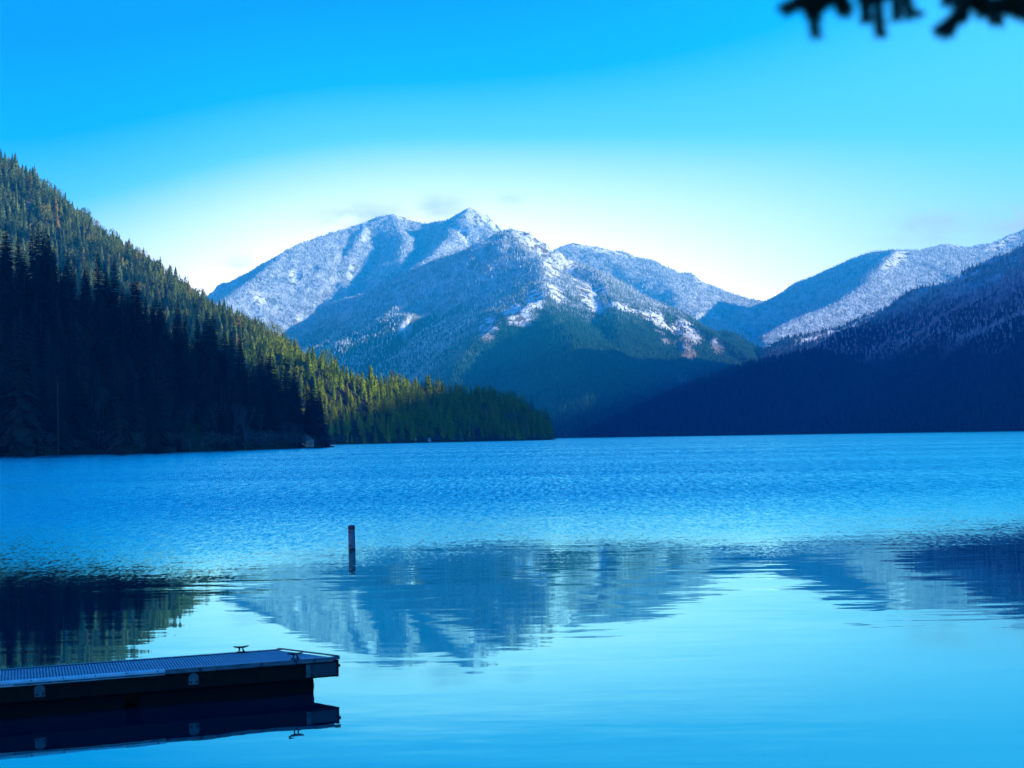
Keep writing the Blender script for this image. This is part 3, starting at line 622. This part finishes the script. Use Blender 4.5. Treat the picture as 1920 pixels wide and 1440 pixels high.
# angle trim along edges (dark top, lighter lip)
for y_, s_ in ((.024, -1), (WID-.024, 1)):
    q = MB(); q.box((-LEN/2, y_, HD-.004), (LEN, .085, .012)); q.box((-LEN/2, y_+s_*.038, HD-.018), (LEN, .01, .04)); q.build('edge_trim', M_alu, dk, bevel=.002)
q = MB(); q.box((-.02, WID/2, HD+.010), (.06, WID-.01, .014)); q.build('end_trim', M_bolt, dk, bevel=.002)
q = MB(); q.box((-2.55, -.038, HD-.046), (4.85, .022, .022)); q.build('lip_strip', M_alu, dk, bevel=.004)
# white rub rail: rounded section over the left part, with screws
rr = MB(); x0_ = -2.78
prof = [(-.002+0, .012), (-.03, .010), (-.044, -.004), (-.044, -.032), (-.030, -.042), (-.012, -.046), (-.012, -.052), (-.04, -.058), (-.04, -.066), (-.002, -.066)]
for xx in (x0_, -LEN+.05):
    for (yy_, zz_) in prof: rr.v.append((xx, yy_, HD+zz_))
n_ = len(prof)
for k in range(n_): rr.f.append((k, (k+1) % n_, n_+(k+1) % n_, n_+k))
rr.f.append(tuple(range(n_))[::-1]); rr.f.append(tuple(range(n_, 2*n_)))
ro = rr.build('rub_rail', M_trim, dk)
for k in range(17):
    q = MB(); x_ = x0_-.12-.46*k
    q.tube([(x_, -.043, HD-.008), (x_, -.050, HD-.006)], .009, 8); o = q.build('screw', M_bolt, ro)
# bracket plates
def plate(xc, w_, h_, zc, peak=False):
    q = MB(); b0 = 0
    outl = [(-w_/2, -h_/2), (w_/2, -h_/2), (w_/2, h_/2*.55), (0.018, h_/2) if peak else (w_/2, h_/2), (-.018, h_/2) if peak else (-w_/2, h_/2), (-w_/2, h_/2*.55)]
    for yy_ in (-.008, .002): q.v += [(xc+a, yy_, zc+b) for a, b in outl]
    n_ = len(outl); q.f.append(tuple(range(n_))); q.f.append(tuple(range(n_, 2*n_))[::-1])
    for k in range(n_): q.f.append((k, n_+k, n_+(k+1) % n_, (k+1) % n_))
    o = q.build('bracket_plate', M_plate, dk)
    for sx in (-1, 1):
        c = MB(); c.tube([(xc+sx*w_*.3, -.008, zc-h_*.28), (xc+sx*w_*.3, -.020, zc-h_*.28)], .016, 8); c.build('bolt', M_bolt, o)
for xc in (-2.33, -4.6, -6.9, -9.2): plate(xc, .15, .16, HD-.155, True)
q = MB(); q.box((-.30, -.002, HD-.17), (.50, .012, .175)); o = q.build('corner_plate', princ('corner_plate', (.04, .046, .056), .6, nscale=12), dk, bevel=.003)
q = MB(); q.box((-.52, -.012, HD-.17), (.07, .012, .18)); o2 = q.build('bracket_plate', M_plate, dk, bevel=.003)
for zz_ in (-.115, -.225):
    c = MB(); c.tube([(-.45, -.008, HD+zz_), (-.45, -.022, HD+zz_)], .015, 8); c.build('bolt', M_bolt, o2)
c = MB(); c.tube([(-.005, .04, HD-.13), (.03, .04, HD-.13)], .022, 10); c.build('bolt', M_bolt, dk)
# float drums under the deck
for xa, xb in ((-.35, -3.1), (-3.3, -6.6), (-6.8, -10.5)):
    q = MB(); n_ = 16; rx, cz = .80, .02
    outl = [(-.22, .28), (-.80, .28), (-.80, .0), (-.75, -.15)]
    prof2 = [(xa-.06, .28), (xa-.01, .20), (xa, .10), (xa-.01, 0), (xa-.05, -.15), (xb+.05, -.15), (xb, .05), (xb+.05, .28)]
    for yy_ in (.12, WID-.12): q.v += [(a, yy_, b) for a, b in prof2]
    m_ = len(prof2); q.f.append(tuple(range(m_))); q.f.append(tuple(range(m_, 2*m_))[::-1])
    for k in range(m_): q.f.append((k, m_+k, m_+(k+1) % m_, (k+1) % m_))
    q.build('float', M_float, dk)
# cleats
def cleat(x_, y_, rz):
    cl_ = MB()
    pts = [(-.125, 0, .088), (-.10, 0, .081), (-.05, 0, .074), (0, 0, .072), (.05, 0, .074), (.10, 0, .081), (.125, 0, .088)]
    cl_.tube(pts, [.006, .011, .014, .015, .014, .011, .006], 8)
    for s in (-1, 1): cl_.tube([(s*.052, 0, -.002), (s*.034, 0, .02), (s*.028, 0, .05), (s*.042, 0, .074)], [.020, .013, .012, .013], 8)
    cl_.box((0, 0, .004), (.14, .045, .010))
    o = cl_.build('cleat', M_cleat, dk, smooth=True); o.location = (x_, y_, HD+.004); o.rotation_euler = (0, 0, rz); return o
c1 = cleat(-.68, .07, 0); c1['label'] = 'dark cleat on the near edge by the dock corner'
c2 = cleat(-.70, WID-.09, R(0)); c2['label'] = 'dark cleat on the far edge against the bright water'
# ------------------------------------------------------------------ spar buoy
bq = ground(660, 1031, 0)
by = empty('spar_buoy', (bq.x, bq.y, 0)); tag(by, 'dark-banded white spar buoy standing upright alone in the lake', 'buoy')
M_bw = princ('buoy_white', (.13, .15, .19), .6, nscale=8, namp=.1); M_bo = princ('buoy_orange', (.10, .018, .012), .5, nscale=9); M_bb = princ('buoy_black', (.01, .01, .012), .5)
q = MB(); q.tube([(0, 0, .06), (0, 0, .655)], .112, 24); q.build('float_body', M_bw, by)
q = MB(); q.tube([(0, 0, .66), (0, 0, .765)], .115, 24); q.build('top_band', M_bo, by)
q = MB(); q.tube([(0, 0, .768), (0, 0, .80), (0, 0, .81)], [.105, .098, .07], 24); q.build('cap', M_bw, by)
q = MB(); q.tube([(0, 0, -.6), (0, 0, .055)], .115, 24); q.build('bottom_band', M_bb, by)
for a_, z_, w_, h_, nm in ((-.45, .58, .06, .075, 'mark'), (-.42, .14, .10, .07, 'mark')):
    q = MB(); 
    for k in range(5):
        a1 = -math.pi/2 + a_ + (k-2)/4*w_/.113
        q.v += [(.1135*math.cos(a1), .1135*math.sin(a1), z_-h_/2), (.1135*math.cos(a1), .1135*math.sin(a1), z_+h_/2)]
        q.v += [(.110*math.cos(a1), .110*math.sin(a1), z_-h_/2), (.110*math.cos(a1), .110*math.sin(a1), z_+h_/2)]
    for k in range(4):
        b0 = 4*k; q.f += [(b0, b0+4, b0+5, b0+1), (b0+1, b0+5, b0+7, b0+3), (b0+2, b0, b0+4, b0+6)]
    q.f += [(0, 1, 3, 2), (16, 18, 19, 17)]
    q.build(nm, M_bb, by)
by.rotation_euler = (0, R(-.4), R(0))
# ------------------------------------------------------------------ buildings on the shore
M_wh = princ('white_boards', (.75, .74, .72), .7, nscale=2, namp=.1); M_rf = princ('grey_roof', (.12, .11, .11), .8, nscale=2); M_dk = princ('dark_window', (.02, .02, .025), .2); M_tan = princ('tan_boards', (.42, .33, .27), .8, nscale=2)
def house(px, py, D, w_, d_, h_, rh, wall, label, cat='house', win=True, name='cabin', rz=0):
    D = (shore_D(px, ['near', 'sunny']) or D)-d_*.3; b_ = P(px, py, D); e = empty(name, (b_[0], b_[1], .25), rz); tag(e, label, cat)
    q = MB(); q.v = [(-w_/2, -d_/2, 0), (w_/2, -d_/2, 0), (w_/2, d_/2, 0), (-w_/2, d_/2, 0), (-w_/2, -d_/2, h_), (w_/2, -d_/2, h_), (w_/2, d_/2, h_), (-w_/2, d_/2, h_), (0, -d_/2, h_+rh), (0, d_/2, h_+rh)]
    q.f = [(0, 1, 5, 8, 4), (2, 3, 7, 9, 6), (1, 2, 6, 5), (3, 0, 4, 7), (4, 8, 9, 7), (5, 6, 9, 8), (0, 3, 2, 1)]; q.build('wall', wall, e)
    for s in (-1, 1):
        q = MB(); L_ = math.hypot(w_/2, rh)*1.15; an = math.atan2(rh, w_/2)
        q.box((s*w_*.27, 0, h_+rh*.5+.12), (L_, d_*1.12, .15), Matrix.Rotation(s*an, 3, 'Y')); q.build('roof', M_rf, e)
    if win:
        for sx in (-1, 1):
            q = MB(); q.box((sx*w_*.22, -d_/2-.02, h_*.5), (w_*.2, .06, h_*.36)); q.build('window', M_dk, e)
        q = MB(); q.box((0, -d_/2-.02, h_*.32), (w_*.13, .08, h_*.64)); q.build('door', M_dk, e)
    return e
house(574, 832, 1235, 7, 8, 3.6, 2.0, M_tan, 'small tan gabled cabin at the water where the two forested shores meet', rz=.15)
house(805, 829, 2265, 3.0, 4, 2.6, 1.7, M_wh, 'tiny bright white gabled boathouse on the shore of the wooded point', 'boathouse', False, 'boathouse')
house(779, 829, 2250, 1.6, 3, 2.8, 1.2, M_wh, 'thin white shed left of the bright white boathouse', 'shed', False, 'shed')
b_ = P(791, 828, shore_D(791, ['sunny'])-1); q = MB(); q.box((0, 0, .5), (7, 3, .5)); q.box((-2.5, 0, 0), (.3, 3, 1)); q.box((2.5, 0, 0), (.3, 3, 1)); o = q.build('boat_deck', princ('weathered_deck', (.28, .20, .20), .8, nscale=2)); o.location = (b_[0], b_[1], .3)
tag(o, 'low brownish shore deck between the white shed and the white boathouse', 'deck')
q = MB(); q.box((0, 0, .35), (9, 2.2, .35)); 
for s in (-4, -1.3, 1.3, 4): q.box((s, 0, -.2), (.3, 1.6, .9))
o = q.build('far_dock', M_trim); b_ = ground(618, 836.6); o.location = (b_.x, b_.y-6, .1); tag(o, 'distant pale dock reaching out from the shore beside the tan cabin', 'dock')
o.rotation_euler = (0, 0, .1)
# ------------------------------------------------------------------ overhanging conifer at the right
ov = empty('fir_tree', (2.6, 4.2, 1.9)); tag(ov, 'blurred dark fir sprays hanging into the top right corner', 'tree')
q = MB(); q.tube([(0, 0, -.4), (.05, .05, 2), (.0, .1, 5), (.1, .1, 9)], [.24, .20, .14, .04], 14); q.build('trunk', M_bark, ov)
def L_(px, py, D): p = Vector(P(px, py, D)); return p - Vector((2.6, 4.2, 1.9))
bg_ = MB(); sp_b = [Vector((0, 0, 1.95)), L_(2300, -330, 3.9), L_(2000, -200, 3.6), L_(1800, -140, 3.4), L_(1600, -110, 3.3), L_(1450, -90, 3.2)]
bg_.tube(sp_b, [.05, .022, .014, .010, .006, .003], 8); bg_.build('branch', M_bark, ov)
ndm = princ('fir_needles', (.015, .04, .022), .5)
rr_ = random.Random(5)
def spray(pts, D, rad=.010, dens=900):
    """a twig covered in short flat needles"""
    P3 = [L_(a, b, D + dd) for a, b, dd in pts]; mb = MB(); mb.tube(P3, [.003]*(len(P3)-1)+[.001], 5)
    segs = [(P3[i], P3[i+1]) for i in range(len(P3)-1)]; tot = sum((b-a).length for a, b in segs)
    for a, b in segs:
        n = int(dens*(b-a).length/.1)
        for k in range(n):
            p = a.lerp(b, rr_.random()); d = (b-a).normalized(); u = Vector((rr_.gauss(0, 1), rr_.gauss(0, 1), rr_.gauss(0, 1))); u = (u-d*u.dot(d)).normalized()
            tip = p + (u + d*.9).normalized()*rad*rr_.uniform(.7, 1.3); sd_ = d.cross(u)*.0011
            mb.tri(p-sd_, p+sd_, tip)
    mb.build('needle_spray', ndm, ov)
for pts in ([(1500, -80, .0), (1510, -30, 0), (1520, 15, .02), (1530, 62, .03)], [(1560, -80, 0), (1530, -20, .03), (1500, 5, .03), (1480, 14, .05)], [(1590, -90, 0), (1578, -20, 0), (1580, 12, .02), (1584, 18, 0)],
            [(1560, -60, .05), (1540, 0, .06), (1530, 30, .06)], [(1620, -100, 0), (1622, -20, 0), (1624, 32, .02)], [(1640, -80, .02), (1645, 0, .03), (1651, 60, .03)],
            [(1672, -90, 0), (1678, -20, 0), (1682, 28, .01)], [(1690, -90, 0), (1698, -10, 0), (1706, 26, .01)],
            [(1860, -70, .1), (1830, -10, .08), (1795, 30, .08), (1768, 60, .08)], [(1850, -60, .1), (1845, 0, .1), (1842, 22, .1)], [(1880, -60, .1), (1850, -15, .1), (1810, -5, .1), (1775, 0, .1)],
            [(1900, -60, .1), (1885, -10, .1), (1872, 38, .1)], [(1915, -60, .1), (1915, 0, .1), (1908, 25, .1)], [(1940, -60, .1), (1930, -20, .1), (1890, 8, .1), (1850, 20, .1)],
            [(1960, -50, .1), (1945, 10, .1), (1925, 30, .1)], [(1990, -90, .1), (1975, 0, .12), (1968, 50, .1)], [(1815, -90, .05), (1812, -40, .06), (1800, 5, .07), (1782, 55, .07)], [(1600, -20, 0), (1550, -5, 0), (1500, 2, 0)], [(1590, -10, 0), (1545, 8, 0), (1515, 12, 0)], [(1720, -30, 0), (1650, -8, 0), (1615, -5, 0)], [(1990, -20, .1), (1920, 0, .1), (1830, 8, .1)], [(1990, 0, .1), (1900, 15, .1), (1860, 12, .1)], [(1820, 0, .1), (1800, 30, .1), (1765, 55, .1)]):
    spray(pts, 3.35, .0185, 1150)
    for k in range(4):
        a_, b_, c_ = pts[rr_.randrange(1, len(pts))]; th_ = rr_.uniform(.3, 2.84); L2_ = rr_.uniform(14, 26)
        spray([(a_, b_-8, c_), (a_+L2_*.5*math.cos(th_), b_-8+L2_*.5*math.sin(th_), c_), (a_+L2_*math.cos(th_), b_-8+L2_*math.sin(th_)*.8, c_)], 3.35, .010, 500)
# ------------------------------------------------------------------ haze
hv = [(-6400, -4600, -1.5), (6400, -4600, -1.5), (6400, 13500, -1.5), (-6400, 13500, -1.5)]; hv += [(a, b, 1700) for a, b, c in hv]
ho = mesh_obj('haze', hv, [(0, 3, 2, 1), (4, 5, 6, 7), (0, 1, 5, 4), (1, 2, 6, 5), (2, 3, 7, 6), (3, 0, 4, 7)], None)
hm, gg, out = newmat('haze'); pv = gg.n('ShaderNodeVolumePrincipled'); pv.inputs['Color'].default_value = (.015, .61, .96, 1); pv.inputs['Density'].default_value = 8.2e-5; pv.inputs['Anisotropy'].default_value = .3
gg.l(pv.outputs[0], out.inputs['Volume']); ho.data.materials.append(hm); ho['kind'] = 'stuff'; ho['label'] = 'thin blue haze over the lake and mountains'
